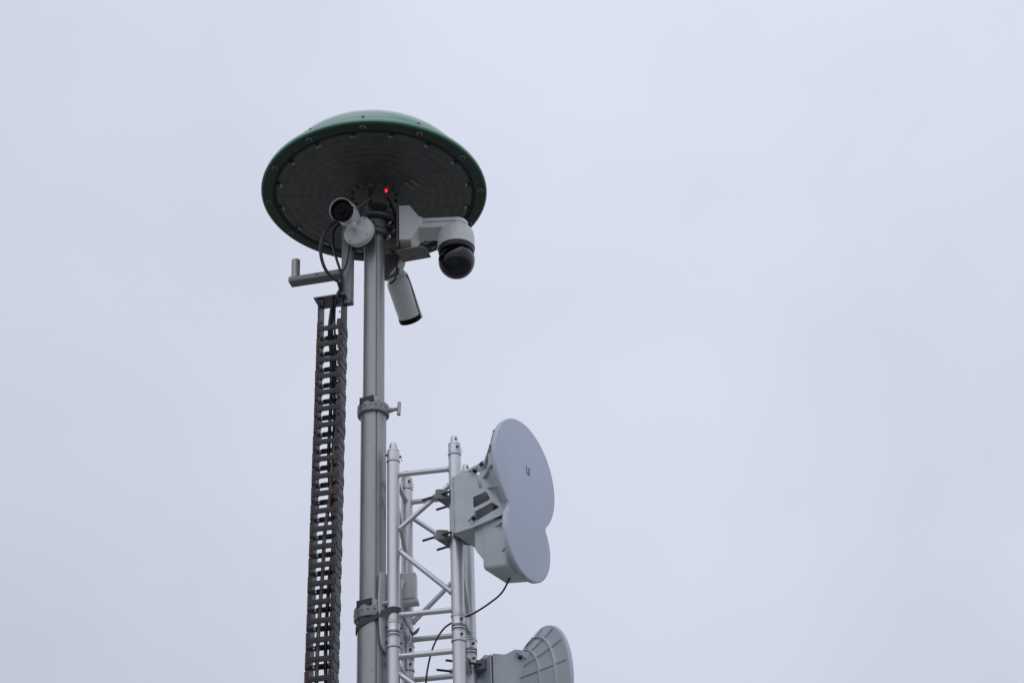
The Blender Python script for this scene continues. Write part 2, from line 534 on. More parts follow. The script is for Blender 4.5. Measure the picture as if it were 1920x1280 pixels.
for k in range(14):
    a = R(360 / 14 * k + 8)
    if src is None:
        src = MB().rev([(0, -.017), (.005, -.016), (.0075, -.011), (.0075, -.004), (0, -.004)], T(*at_r(.098, 0)), 12).build('hub_bolt', M['bolt'], rad)
        src.rotation_euler = (0, 0, a)
    else: rotz_copy(src, rad, a)
p = at_r(.074, R(48))
MB().rev([(0, -.024), (.0036, -.021), (.0054, -.017), (.0054, -.008), (0, -.008)], T(*p), 16).build('indicator_light', M['led'], rad)
for dx in (0, .027):
    fm = T(MX + .156 + dx, MY - .066 - dx * .5, DZ) @ Matrix.Rotation(R(57), 4, 'Z')
    MB().box((-.029, -.0085, -.0048), (.029, .0085, -.0032), fm).build('sticker', M['sticker'], rad)

# ------------------------------------------------------------------ bullet cameras
def bullet(name, label, base, bn, front, d, L, r, vis_up, rb, roll=0, group='white bullet cameras on the mast head', visor_ang=100):
    bn = V(bn).normalized(); d = V(d).normalized(); front = V(front); base = V(base)
    root = thing(name, base, label, 'security camera', group)
    fm = bn.to_track_quat('Z', 'Y').to_matrix().to_4x4(); fm.translation = base
    t = rb * .5
    jb = MB().rev([(0, -t), (rb * .97, -t), (rb, -t + .003), (rb, -.006), (rb - .006, 0), (rb * .45, .001), (rb * .38, .004), (rb * .30, .012), (0, .014)], fm, 48).build('mount_base', M['white'], root, angle=50)
    for k in range(4):
        a = R(45 + 90 * k + roll)
        MB().rev([(0, .0022), (.003, .0022), (.0035, 0), (0, -.002)], fm @ T(rb * .86 * math.cos(a), rb * .86 * math.sin(a), -.001), 10).build('screw', M['bolt'], jb)
    back = front - d * L
    mid = front - d * (L * .72)
    up = V(vis_up); up = (up - d * up.dot(d)).normalized()
    q = base + bn * (rb * .62)
    arm = MB().tube([base + bn * .004, base + bn * (rb * .35), q, (q + mid - up * r * .75) / 2 + bn * .004, mid - up * (r * .7)], rb * .21, 16, sub=5)
    qq = q
    arm.rev([(0, -rb * .3), (rb * .21, -rb * .21), (rb * .3, 0), (rb * .21, rb * .21), (0, rb * .3)], T(*qq), 20)
    arm.build('arm', M['white'], root, angle=60)
    bm_ = d.to_track_quat('Z', 'Y').to_matrix().to_4x4(); bm_.translation = back
    body = MB().rev([(0, 0), (r * .72, .001), (r * .92, .010), (r, .024), (r, L - .022), (r * 1.0, L - .020), (r * .985, L - .012), (0, L - .012)], bm_, 48).build('body', M['white'], root, angle=40)
    MB().rev([(r * .985, L - .022), (r * 1.035, L - .021), (r * 1.035, L), (r * .96, L + .003), (r * .90, L + .001), (r * .86, L - .008), (0, L - .009)], bm_, 48).build('front_ring', M['lens'], root, angle=40)
    MB().rev([(r * .80, L - .0085), (r * .78, L - .006), (0, L - .006)], bm_, 40).build('front_glass', M['lens'], root, angle=40)
    lens = MB().rev([(r * .40, L - .0055), (r * .40, L - .001), (r * .30, L), (r * .22, L - .003), (0, L - .002)], bm_, 32).build('lens', M['lens'], root, angle=40)
    # visor: a curved sheet over the upper side
    s = d.cross(up)
    rings = []
    for kk in range(9):
        x = -0.004 + (L + .002) * kk / 8
        ext = visor_ang * (1 - .55 * (1 - kk / 8) ** 2)
        oR, iR = r + .0062, r + .0040
        rr = [(oR, -ext + 2 * ext * j / 24) for j in range(25)] + [(iR, ext - 2 * ext * j / 24) for j in range(25)]
        rings.append([back + d * (x + (.012 * math.cos(R(a)) if kk == 8 else 0)) + (up * math.cos(R(a)) + s * math.sin(R(a))) * q_ for q_, a in rr])
    MB().loft(rings).build('visor', M['white'], root, angle=40)
    return root
bullet('bullet_camera', 'white bullet camera in front of the mast with its black lens facing the viewer',
       (-0.632, 6.05, 5.937), (-0.40, -0.91, -0.06), (-0.690, 5.95, 5.970), (-.29, -.9, -.28), .112, .0455, (-.45, -.1, 1), .067, 6)
bullet('bullet_camera', 'white bullet camera hanging below the dome behind the mast, tilted away and down',
       (-0.490, 6.275, 5.884), (.62, .76, -.15), (-0.437, 6.462, 5.738), (.22, .66, -.52), 0.20, .0485, (.55, .5, 1), .067, 30, visor_ang=80)

# ------------------------------------------------------------------ pan tilt dome camera
ptz = thing('dome_camera', (-.2205, 6.17, 5.837), 'white pan tilt camera with a smoked ball dome on a white side arm', 'security camera')
px0, CX, CY = -.4605, -.2205, 6.17
# wall box, tapering to the arm (outline in X-Z, extruded in Y)
fmx = Matrix(((1, 0, 0, 0), (0, 0, -1, 6.225), (0, 1, 0, 0), (0, 0, 0, 1)))   # local x->X, y->Z, z->-Y
w = MB().prism([(px0, 5.918), (px0 + .050, 5.918), (px0 + .083, 5.978), (px0 + .10, 5.982), (px0 + .10, 6.034), (px0 + .086, 6.036), (px0 + .046, 6.098), (px0, 6.098)], 0, .118, fmx)
w.build('wall_mount', M['white'], ptz, .004, segs=3)
out = [(px0 + .09, -.052), (CX, -.052)] + [(CX + .053 * math.sin(R(a)), -.053 * math.cos(R(a))) for a in range(6, 180, 6)] + [(CX, .052), (px0 + .09, .052)]
MB().prism(out, 5.984, 6.012, T(0, CY, 0)).build('arm', M['white'], ptz, .004, segs=3)
out2 = [(x + (.001 if x < CX else 0), y * .985) for x, y in out]
MB().prism(out2, 6.0135, 6.035, T(0, CY, 0)).build('arm_cover', M['white'], ptz, .004, segs=3)
MB().box((px0 + .09, -.050, 6.011), (CX, .050, 6.0145), T(0, CY, 0)).build('arm_seam', M['bolt'], ptz)
MC = T(CX, CY, 0)
MB().rev([(0, 6.004), (.048, 6.004), (.056, 6.000), (.064, 5.996), (.0715, 5.989), (.0765, 5.978), (.0790, 5.962), (.0800, 5.912), (.0805, 5.900), (.0775, 5.899), (.0765, 5.915), (0, 5.93)], MC, 64).build('housing', M['white'], ptz, angle=50)
MB().rev([(.0765, 5.910), (.0772, 5.893), (.076, 5.880), (.0735, 5.876), (.071, 5.880), (.064, 5.908)], MC, 64).build('skirt', M['black'], ptz, angle=50)
SC = V((CX, CY, 5.8375)); SR = .0775
pr = [(SR * math.sin(R(a)), -SR * math.cos(R(a))) for a in range(0, 126, 5)]; pr[0] = (0, -SR)
MB().rev(pr, T(*SC), 64).build('dome_bubble', M['smoke'], ptz, angle=80)
look = V((-.12, -.80, -.58)).normalized()
fm = look.to_track_quat('Z', 'Y').to_matrix().to_4x4(); fm.translation = SC
eye = MB()
r2 = SR * .90
eye.rev([(0, -r2)] + [(r2 * math.sin(R(a)), -r2 * math.cos(R(a))) for a in range(8, 136, 6)] + [(.040, .046), (.036, .030), (0, .028)], fm, 48)
eb = eye.build('camera_module', M['black'], ptz, angle=50)
MB().rev([(.033, .031), (.033, .052), (.028, .056), (.024, .046), (0, .044)], fm, 40).build('lens_barrel', M['black'], ptz, angle=40)
MB().rev([(.0235, .0465), (.016, .052), (0, .054)], fm, 32).build('lens', M['green_lens'], ptz, angle=60)
# shroud shell over the upper rear of the tilting ball; its edge arches across the front
sn = V((.10, .45, .89)).normalized()
sm_ = sn.to_track_quat('Z', 'Y').to_matrix().to_4x4(); sm_.translation = SC
q0 = SR * 1.02
MB().rev([(q0 * math.sin(R(a)), q0 * math.cos(R(a))) for a in range(20, 79, 4)] + [(SR * 1.002 * math.sin(R(77)), SR * 1.002 * math.cos(R(77)))], sm_, 64).build('shroud', M['gloss'], ptz, angle=60)

# ------------------------------------------------------------------ cable support bracket
FA = R(11)
ax = V((math.cos(FA), -math.sin(FA), 0)); ay = V((math.sin(FA), math.cos(FA), 0))    # ax: to the right and nearer, ay: away
br = thing('cable_bracket', (-.676, 6.12, 5.62), 'galvanised steel channel bracket with a side arm holding the top of the cable chain', 'bracket')
fm = frame((-.676, 6.125, 0), ax)
ch = MB().prism([(-.024, -.020), (.020, -.020), (.020, .020), (-.024, .020), (-.024, .016), (.016, .016), (.016, -.016), (-.024, -.016)], 5.625, 6.10, fm)
ch.build('upright', M['steel'], br, .0012)
ft = MB().prism([(-.030, -.022), (.018, -.022), (.0205, -.02), (.0205, .022), (-.030, .022)], 5.618, 5.632, fm)
ft.box((-.010, -.0245, 5.605), (.0205, -.0205, 5.66), fm)
ft.build('foot', M['steel'], br, .003)
fa = frame((-.680, 6.125, 5.80), ax)
ar = MB().prism([(-.255, -.012), (-.01, -.012), (-.01, .030), (-.006, .036), (-.255, .036)], -.034, -.029, fa)
ar.box((-.255, -.012, -.029), (-.02, -.007, -.010), fa)
ar.build('side_arm', M['steel'], br, .001)
MB().box((-.135, .030, -.030), (-.02, .036, .006), fa).build('arm_gusset', M['steel'], br, .001)
p = fa @ V((-.232, .012, -.030))
MB().cyl(p, p + V((-.001, 0, .115)), .0185, n=28).build('stub_tube', M['pole'], br, .002)
p = fa @ V((-.13, -.0125, -.020)); MB().cyl(p + ay * .002, p - ay * .003, .004, n=10).build('arm_bolt', M['bolt'], br)
ftp = frame((-.741, 6.130, 5.6365), ax)
MB().box((-.068, -.045, -.003), (.068, .045, .003), ftp).build('end_plate', M['steel'], br, .001)

# ------------------------------------------------------------------ cable chain
CH0 = V((-.7390, 6.130, 5.482)); CHD = V((-.0007, 0, -.0757))
chain = thing('cable_chain', CH0, 'black plastic energy chain of ladder links with red latches hanging left of the mast', 'cable chain')
fl = frame(CH0, ax)
WH, DH = .0535, .040
def side(mb, s):
    x0, x1 = (s * WH, s * (WH - .0055)) if s > 0 else (-WH, -(WH - .0055))
    lo, hi = min(x0, x1), max(x0, x1)
    prof = [(-DH + .010, .038), (DH - .010, .038), (DH - .002, .035), (DH, .030), (DH, -.033), (DH - .003, -.0365), (-DH + .003, -.0365), (-DH, -.033), (-DH, .030), (-DH + .002, .035)]
    m = fl @ Matrix(((0, 0, 1, 0), (1, 0, 0, 0), (0, 1, 0, 0), (0, 0, 0, 1)))
    mb.prism(prof, lo, hi, m)
    # inner tongue that runs under the next link
    t0, t1 = (lo - .005, hi - .0052) if s > 0 else (lo + .0052, hi + .005)
    mb.prism([(-DH + .003, -.010), (DH - .003, -.010), (DH - .005, -.048), (DH - .018, -.057), (-DH + .018, -.057), (-DH + .005, -.048)], t0, t1, m)
    xs = sorted((s * WH * .998, s * (WH - .0165)))
    mb.box((xs[0], -DH + .0005, -.029), (xs[1], -DH + .005, .031), fl)
    # outer rib on the side wall
    e0, e1 = (hi - .0005, hi + .0018) if s > 0 else (lo - .0018, lo + .0005)
    mb.prism([(-DH + .012, .024), (DH - .012, .024), (DH - .012, -.004), (-DH + .012, -.004)], e0, e1, m)
lk = MB(); side(lk, 1); side(lk, -1)
def bar(mb, y0, y1):
    mb.box((-WH + .012, y0, -.0105), (WH - .012, y1, .0115), fl)
    mb.box((-WH + .018, y0 - .0012, -.004), (WH - .018, y1 + .0012, .006), fl)
bar(lk, -DH - .0015, -DH + .005)
link = lk.build('chain_link', M['chain'], chain, .0012)
sub = []
for y0, y1 in ((-DH - .0015, -DH + .005), (DH - .005, DH + .0015)):
    if y0 > 0:
        c = MB(); bar(c, y0, y1)
        sub.append(c.build('crossbar', M['chain'], link, .0015))
    for s in (-1, 1):
        l = MB()
        yy = (y0 - .002, y0 + .003) if y0 < 0 else (y1 - .003, y1 + .002)
        xs = sorted((s * (WH - .0105), s * (WH - .006)))
        l.box((xs[0], yy[0], -.010), (xs[1], yy[1], .001), fl)
        l.box((xs[0], yy[0], .004), (xs[1], yy[1], .010), fl)
        if s > 0 and y0 > 0:
            l.box((WH - .003, DH - .005, -.014), (WH + .0012, DH + .0006, .018), fl)
        sub.append(l.build('latch', M['red'], link))
for k in range(1, 27):
    c = link.copy(); COL.objects.link(c); c.parent = chain
    c.location = CHD * k + V((random.uniform(-.0008, .0008), 0, 0))
    c.rotation_euler = (R(random.uniform(-.6, .6)), R(random.uniform(-.5, .5)), R(random.uniform(-.8, .8)))
    for s in sub:
        d_ = s.copy(); COL.objects.link(d_); d_.parent = c
# end brackets of the chain, bolted to the bracket plate
for s in (-1, 1):
    e = MB()
    xs = sorted((s * (WH - .001), s * (WH - .0065)))
    e.box((xs[0], -DH + .004, .032), (xs[1], DH - .004, .1505), fl)
    xs = sorted((s * (WH - .001), s * (WH - .022)))
    e.box((xs[0], -DH + .004, .118), (xs[1], -DH + .010, .1505), fl)
    e.box((xs[0], -DH + .002, .028), (xs[1], -DH + .009, .040), fl)
    for z in (.130, .10, .07):
        e.cyl(fl @ V((s * (WH - .010), -DH + .004, z)), fl @ V((s * (WH - .010), -DH - .003, z)), .0035, n=8)
    e.build('end_bracket', M['chain'], chain, .001)

# cables inside the chain
def cable(pts, r, m, label, sub=8):
    o = MB().tube(pts, r, 10, sub=sub).build('cable', M[m], None, angle=70)
    return tag(o, label, 'cable')
def inch(k, x, y): return fl @ V((x, y, 0)) + CHD * k
cable([inch(26, -.022, .00), inch(22, -.020, .005), inch(18, -.017, -.005), inch(14, -.010, .005), inch(12, -.002, -.008), inch(10, .012, 0), inch(8, .022, -.01), inch(6, .030, .004), inch(3, .034, .012), inch(0, .030, .015), inch(-.8, .018, .02)], .0075, 'greycable',
      'thick grey cable running down inside the black cable chain')
cable([inch(26, .026, .01), inch(21, .022, -.008), inch(18, .010, .006), inch(15, .014, .01), inch(12, .028, .006), inch(8, .000, .008), inch(4, .006, -.006), inch(1.5, -.004, .01), inch(0, -.012, .0),
       V((-.7470, 6.128, 5.552)), V((-.734, 6.11, 5.622)), V((-.718, 6.10, 5.646)), V((-.702, 6.09, 5.673)), V((-.709, 6.07, 5.69)), V((-.737, 6.06, 5.709)), V((-.765, 6.05, 5.749)), V((-.781, 6.04, 5.805)), V((-.781, 6.03, 5.857)), V((-.766, 6.03, 5.917)), V((-.738, 6.03, 5.957)), V((-.699, 6.05, 5.987)), V((-.65, 6.09, 6.02))], .0072, 'cable',
      'black cable looping from the chain top up to the front bullet camera')
cable([inch(26, .032, .012), inch(21, .030, .014), inch(17, .026, .012), inch(13, .034, .016), inch(9, .014, .014), inch(5, .018, .004), inch(2, .008, .014), inch(0, -.004, .012),
       V((-.741, 6.140, 5.552)), V((-.731, 6.125, 5.602)), V((-.712, 6.112, 5.651)), V((-.701, 6.098, 5.700)), V((-.707, 6.10, 5.767)), V((-.723, 6.11, 5.829)), V((-.739, 6.12, 5.898)), V((-.744, 6.13, 5.948)), V((-.739, 6.14, 6.005)), V((-.705, 6.15, 6.06)), V((-.625, 6.14, 6.14)), V((-.59, 6.13, 6.20))], .0058, 'cable',
      'thinner black cable rising behind the loop from the chain to the dome')
cable([inch(4, .028, -.012), inch(1, .020, -.014), inch(-.6, .012, -.010), V((-.722, 6.085, 5.60)), V((-.705, 6.070, 5.650)), V((-.712, 6.066, 5.690)), V((-.698, 6.075, 5.735)), V((-.676, 6.082, 5.80)), V((-.668, 6.085, 5.90))], .0042, 'cable',
      'thin black cable from the chain up along the front of the steel upright')
cable([V((-.70, 6.06, 6.035)), V((-.66, 6.075, 6.06)), V((-.62, 6.10, 6.105)), V((-.585, 6.12, 6.150)), V((-.555, 6.13, 6.200))], .0062, 'greycable',
      'short grey cable between the front bullet camera and the dome hub')
cable([V((-.535, 6.165, 6.20)), V((-.505, 6.16, 6.165)), V((-.488, 6.155, 6.11)), V((-.478, 6.15, 6.05)), V((-.474, 6.17, 6.0))], .0042, 'cable',
      'thin black cable from the dome hub down behind the white side arm mount')
cable([V((-.505, 6.155, 5.905)), V((-.488, 6.16, 5.895)), V((-.480, 6.19, 5.865)), V((-.478, 6.21, 5.83)), V((-.488, 6.22, 5.79)), V((-.51, 6.24, 5.785))], .0042, 'cable',
      'thin black cable looping down to the rear bullet camera mount')

# ------------------------------------------------------------------ truss tower
TC = V((-.3485, 6.223, 0)); TA = R(-8); TS = .245
ta = V((math.cos(TA), math.sin(TA), 0)); tb = V((-math.sin(TA), math.cos(TA), 0))
CP = {}
for i, j in ((-1, -1), (1, -1), (1, 1), (-1, 1)):
    CP[(i, j)] = TC + ta * (i * TS / 2) + tb * (j * TS / 2)
truss = thing('truss_tower', (TC.x, TC.y, 0), 'silver aluminium box truss tower of four tubes and diagonal braces beside the mast', 'truss')
RT = .0245
JZ = 4.1355
ZTOP = 4.858
for key, c in CP.items():
    at = lambda z: V((c.x, c.y, z))
    up_ = MB().rev([(0, JZ + .052), (RT, JZ + .052), (RT, ZTOP), (0, ZTOP)], T(c.x, c.y, 0), 32).build('chord', M['truss'], truss)
    lo_ = MB().rev([(0, 0.0), (RT, 0.0), (RT, JZ - .052), (0, JZ - .052)], T(c.x, c.y, 0), 32).build('chord', M['truss'], truss)
    # spigot with pin hole on the open top end
    outw = (c - TC); outw.z = 0; outw.normalize()
    s = MB().rev([(RT * .97, ZTOP + .0), (RT * 1.08, ZTOP + .001), (RT * 1.08, ZTOP + .006), (RT * .95, ZTOP + .007), (RT * .95, ZTOP + .010), (RT * 1.0, ZTOP + .011), (RT * 1.0, ZTOP + .044),
                  (RT * .95, ZTOP + .045), (RT * .95, ZTOP + .047), (RT * 1.0, ZTOP + .048), (RT * .93, ZTOP + .054), (RT * .57, ZTOP + .0545), (RT * .56, ZTOP + .080), (RT * .52, ZTOP + .084), (RT * .4, ZTOP + .087), (0, ZTOP + .088)], T(c.x, c.y, 0), 32)
    so = s.build('end_spigot', M['truss'], truss, angle=30)
    MB().rev([(RT * .9, ZTOP - .0022), (RT * 1.04, ZTOP - .0022), (RT * 1.04, ZTOP + .0012), (RT * .9, ZTOP + .0012)], T(c.x, c.y, 0), 32, closed=True).build('seam_ring', M['bolt'], so)
    pd = tb if key[0] * key[1] > 0 else ta
    pd = (ta * .6 - tb * .8) if key[0] > 0 or key[1] > 0 else (-ta * .9 - tb * .45)
    pd.normalize()
    z = ZTOP + .070
    MB().cyl(at(z) - pd * (RT * .62), at(z) + pd * (RT * .62), .0045, n=12).build('pin_hole', M['bolt'], so)
    z = ZTOP + .030
    MB().cyl(at(z) - pd * (RT + .006), at(z) + pd * (RT + .006), .0052, n=12).build('pin', M['bolt'], so)
    sd = V((-pd.y, pd.x, 0))
    e0 = at(z) - pd * (RT + .006) if key == (-1, -1) else at(z) + pd * (RT + .006)
    MB().tube([e0 - V((0, 0, .001)), e0 + sd * .006 + V((0, 0, -.012)), e0 + sd * .012 + V((0, 0, -.026)), e0 + sd * .018 + V((0, 0, -.026)), e0 + sd * .014 + V((0, 0, -.010)), e0 + V((0, 0, .001))], .0011, 6, sub=5).build('safety_clip', M['brightbolt'], so)
    # coupler between the two sections
    pr = [(RT, JZ - .0525), (RT * 1.12, JZ - .052), (RT * 1.14, JZ - .046), (RT * 1.02, JZ - .044), (RT * 1.01, JZ - .014), (RT * 1.06, JZ - .012), (RT * 1.06, JZ - .009), (RT * .99, JZ - .008), (RT * .99, JZ - .003),
          (RT * 1.06, JZ - .002), (RT * 1.06, JZ + .002), (RT * .99, JZ + .003), (RT * .99, JZ + .010), (RT * 1.05, JZ + .011), (RT * 1.05, JZ + .014), (RT * 1.01, JZ + .016), (RT * 1.02, JZ + .044), (RT * 1.14, JZ + .046), (RT * 1.12, JZ + .052), (RT, JZ + .0525)]
    co = MB().rev(pr, T(c.x, c.y, 0), 32).build('coupler', M['truss'], truss, angle=30)
    for zz in (JZ - .030, JZ + .030):
        for q in (1, -1):
            MB().cyl(at(zz) + pd * q * (RT * .9), at(zz) + pd * q * (RT + .007), .0055, .0045, n=12).build('pin', M['bolt'], co)
    for zz in (JZ - .053, JZ - .0055, JZ + .0065, JZ + .0125, JZ + .053):
        MB().rev([(RT * .9, zz - .0014), (RT * 1.05, zz - .0014), (RT * 1.05, zz + .0014), (RT * .9, zz + .0014)], T(c.x, c.y, 0), 32, closed=True).build('seam_ring', M['bolt'], co)
def brace(a, za, b, zb, r=.0098):
    p, q = V((a.x, a.y, za)), V((b.x, b.y, zb))
    d = (q - p).normalized()
    hd = V((d.x, d.y, 0)).normalized()
    p2 = p + d * (RT * .8 / max(.3, d.dot(hd))); q2 = q - d * (RT * .8 / max(.3, d.dot(hd)))
    m = MB().cyl(p2, q2, r, n=20)
    # weld beads
    for e_, s_ in ((p + d * (RT * 1.0 / max(.3, d.dot(hd))), 1), (q - d * (RT * 1.0 / max(.3, d.dot(hd))), -1)):
        mm = d.to_track_quat('Z', 'Y').to_matrix().to_4x4(); mm.translation = e_
        m.rev([(r * .9, -.004), (r * 1.25, -.002), (r * 1.28, .001), (r * 1.02, .004)], mm, 16)
    return m.build('brace', M['truss'], truss, angle=50)
FL, FR, BR, BL = CP[(-1, -1)], CP[(1, -1)], CP[(1, 1)], CP[(-1, 1)]
for a, b in ((FL, FR), (BL, BR), (FL, BL), (FR, BR)):
    for z in (4.803, 4.213, 4.050):
        brace(a, z, b, z, .0105)
zt, zm1, zm2, zb = 4.752, 4.548, 4.498, 4.262
for a, b in ((FR, FL), (BL, BR), (FL, BL), (BR, FR)):      # zigzag: from a at the top to b half way and back to a
    brace(a, zt, b, zm1); brace(b, zm2, a, zb)
zo = 4.803 - 4.050
for a, b in ((FL, FR), (BR, BL), (BL, FL), (FR, BR)):
    brace(a, zt - zo, b, zm1 - zo); brace(b, zm2 - zo, a, zb - zo)
    brace(a, 4.213 - zo, b, 4.213 - zo, .0105)

# ------------------------------------------------------------------ strap round mast and truss tube
def strap():
    root = thing('ratchet_strap', (FL.x, FL.y, 4.2), 'dark grey webbing strap tying the mast to the nearest truss tube', 'strap')
    A, ra = V((MX, MY, 0)), .0605
    B, rb_ = V((FL.x, FL.y, 0)), RT + .0015
    d = (B - A); L = d.length; d.normalize()
    base = math.atan2(d.y, d.x)
    ph = math.acos((ra - rb_) / L)
    pts = []
    def zc(p): return 4.178 + (p.x - (MX - .06)) * .46
    for k in range(37):        # round the mast, far side
        a = base + ph + (2 * math.pi - 2 * ph) * k / 36
        pts.append(A + V((math.cos(a), math.sin(a), 0)) * ra)
    for k in range(25):
        a = base - ph + 2 * ph * k / 24
        pts.append(B + V((math.cos(a), math.sin(a), 0)) * rb_)
    pts.append(pts[0].copy())
    pts = [V((p.x, p.y, min(zc(p), 4.228))) for p in pts]
    MB().ribbon(pts, .023, .0022).build('webbing', M['strap'], root, angle=60)
    MB().ribbon([V((FL.x + .022, FL.y - .006, 4.222)), V((FL.x + .030, FL.y + .006, 4.217)), V((-.444, 6.20, 4.214)), V((-.431, 6.335, 4.222))], .015, .0025).build('loose_end', M['cable'], root)
strap()
# short webbing tail sticking up by the rear tube
q_ = [V((BL.x + .024, BL.y - .033, 4.222)), V((BL.x + .038, BL.y - .036, 4.232)), V((BL.x + .050, BL.y - .040, 4.246))]
t = MB().loft([[q_[k] + V((dx * w_, dy, -dx * w_)) for dx, dy in ((-1, -.002), (1, -.002), (1, .002), (-1, .002))] for k, w_ in ((0, .004), (1, .0045), (2, .001))])
tag(t.build('strap_tail', M['steel'], None), 'short grey strap tail sticking up at the joint of the rear left truss tube', 'strap')

# ------------------------------------------------------------------ flat panel antenna and radio box in the truss
pa = thing('panel_antenna', (-.49, 6.155, 4.25), 'tall pale panel antenna with rounded bottom behind the nearest truss tube', 'antenna')
pu = V((.6, .8, 0)).normalized(); pn = V((.8, -.6, 0)).normalized()
fm = frame((-.522, 6.108, 4.07), pu)
outl = [(.008, .012), (.022, .002), (.098, .000), (.110, .010), (.118, .035), (.118, .10), (.112, .23), (.106, .322), (-.012, .318), (-.020, .20), (-.010, .06), (-.004, .03)]
mm = fm @ Matrix(((1, 0, 0, 0), (0, 0, -1, 0), (0, 1, 0, 0), (0, 0, 0, 1)))
MB().prism(outl, -.015, -.005, mm).build('panel', M['plastic'], pa, .003, segs=3)
MB().box((.100, .0155, .06), (.13, .030, .24), fm).build('rear_bracket', M['steel'], pa, .001)
rb = thing('radio_box', (BL.x + .005, BL.y - .055, 4.36), 'small pale radio box clamped to the rear left truss tube', 'radio')
fm = frame((BL.x + .004, BL.y - .0265, 4.352), V((.99, -.10, 0)))
MB().box((-.034, -.050, 0), (.040, .0, .112), fm).build('case', M['white'], rb, .007, segs=3)
MB().box((-.036, -.046, -.016), (.048, -.002, .0), fm).build('port_cover', M['white'], rb, .004, segs=3)

# ------------------------------------------------------------------ dish radios
def dish(name, label, foot, nn, s, d_face, zoff, deep, logo):
    """foot: point on the truss tube level with the centre of the large reflector; nn: facing direction"""
    n_ = V(nn).normalized()
    F = frame(foot, n_)                    # local x: facing, y: sideways (away from the viewer), z: up
    root = thing(name, F @ V((d_face, 0, 0)), label, 'dish antenna', 'twin reflector dish radios on the truss')
    R1, R2, dz = .230 * s, .169 * s, .287 * s
    # figure-eight outline in (y, z)
    zc = (dz * dz + R1 * R1 - R2 * R2) / (2 * dz)      # below the upper centre
    yc = math.sqrt(R1 * R1 - zc * zc)
    a1 = math.atan2(-zc, yc); a2 = math.atan2(dz - zc, yc)
    out = []
    N1, N2 = 72, 56
    for k in range(N1 + 1):
        a = a1 + (math.pi - 2 * a1) * k / N1
        out.append((R1 * math.cos(a), R1 * math.sin(a)))
    for k in range(1, N2):
        a = math.pi - a2 + (math.pi + 2 * a2) * k / N2
        out.append((R2 * math.cos(a), -dz + R2 * math.sin(a)))
    def shrink(o, q):
        res = []
        for k, (y, z) in enumerate(o):
            c = (0, 0) if k <= N1 else (0, -dz)
            l = math.hypot(y - c[0], z - c[1])
            res.append((c[0] + (y - c[0]) * (l - q) / l, c[1] + (z - c[1]) * (l - q) / l))
        return res
    ring = lambda o, x: [V((x, y, z)) for y, z in o]
    x0 = d_face
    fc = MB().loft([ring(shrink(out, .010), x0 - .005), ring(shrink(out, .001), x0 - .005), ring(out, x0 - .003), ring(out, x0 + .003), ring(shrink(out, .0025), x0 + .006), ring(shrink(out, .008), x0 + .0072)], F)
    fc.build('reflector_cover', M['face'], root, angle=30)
    MB().loft([ring(shrink(out, .004), x0 - .012), ring(shrink(out, .001), x0 - .011), ring(shrink(out, .001), x0 - .0052), ring(shrink(out, .004), x0 - .005)], F).build('rim', M['plastic'], root, angle=30)
    # rear bowl of the large reflector
    ZM = F @ Matrix(((0, 0, 1, x0), (1, 0, 0, 0), (0, 1, 0, 0), (0, 0, 0, 1)))     # local z -> facing
    D = deep
    BP = [(0, .160), (.20, .155), (.30, .142), (.48, .104), (.68, .064), (.85, .033), (.94, .018), (1.0, .011)]
    def bowl(r):
        q = r / R1
        for (a, da), (b, db) in zip(BP, BP[1:]):
            if q <= b: return -(da + (db - da) * (q - a) / (b - a)) * D
        return -.011
    rs = [R1 - .004, R1 * .95, R1 * .90, R1 * .85, R1 * .76, R1 * .68, R1 * .58, R1 * .48, R1 * .39, R1 * .30, R1 * .2, 0]
    MB().rev([(R1 - .004, -.008)] + [(r, bowl(r)) for r in rs], ZM, 96).build('bowl', M['plastic'], root, angle=40)
    rb_ = MB()
    nr = 16
    for k in range(nr):
        a = 2 * math.pi * (k + .5) / nr
        RM = ZM @ Matrix.Rotation(a, 4, 'Z')
        prof = [(R1 * q, bowl(R1 * q)) for q in (.36, .45, .55, .65, .75, .85, .93, .975)]
        hgt = (.024 if logo else .012)
        lo = [(r, z - hgt * (1 - .55 * (r / R1))) for r, z in prof]
        vs = [(r, -.0018, z + .003) for r, z in prof] + [(r, -.0018, z) for r, z in lo] + [(r, .0018, z + .003) for r, z in prof] + [(r, .0018, z) for r, z in lo]
        q = len(prof); fs = []
        for i in range(q - 1):
            fs += [(i, i + 1, q + i + 1, q + i), (2 * q + i, 3 * q + i, 3 * q + i + 1, 2 * q + i + 1), (q + i, q + i + 1, 3 * q + i + 1, 3 * q + i)]
        fs += [(0, q, 3 * q, 2 * q), (q - 1, 3 * q - 1, 4 * q - 1, 2 * q - 1)]
        rb_.add(vs, fs, RM)
    for q in ((.62, .82) if not logo else (.80,)):
        r = R1 * q; z = bowl(r)
        rb_.rev([(r - .003, z + .003), (r - .003, z - .010), (r + .001, z - .009), (r + .003, z + .004)], ZM, 96)
    rb_.build('rib', M['plastic'], root, angle=40)
    # lower housing: flat sided body that flares into the small reflector
    def rrect(y0, y1, z0, z1, x, r=.02, n=6):
        pts = []
        for cx, cz, a0 in ((y1 - r, z1 - r, 0), (y0 + r, z1 - r, 90), (y0 + r, z0 + r, 180), (y1 - r, z0 + r, 270)):
            for k in range(n + 1):
                a = R(a0 + 90 * k / n)
                pts.append(V((x, cy_(cx) + r * math.cos(a), cz + r * math.sin(a))))
        return pts
    cy_ = lambda v: v
    w_ = .088 * s
    zb0, zt0 = -dz - .115 * s, -dz + .085 * s
    low = MB()
    circ = [V((x0 - .011, (R2 - .006) * math.cos(2 * math.pi * (k + .0) / 28 + R(0)), -dz + (R2 - .006) * math.sin(2 * math.pi * k / 28))) for k in range(28)]
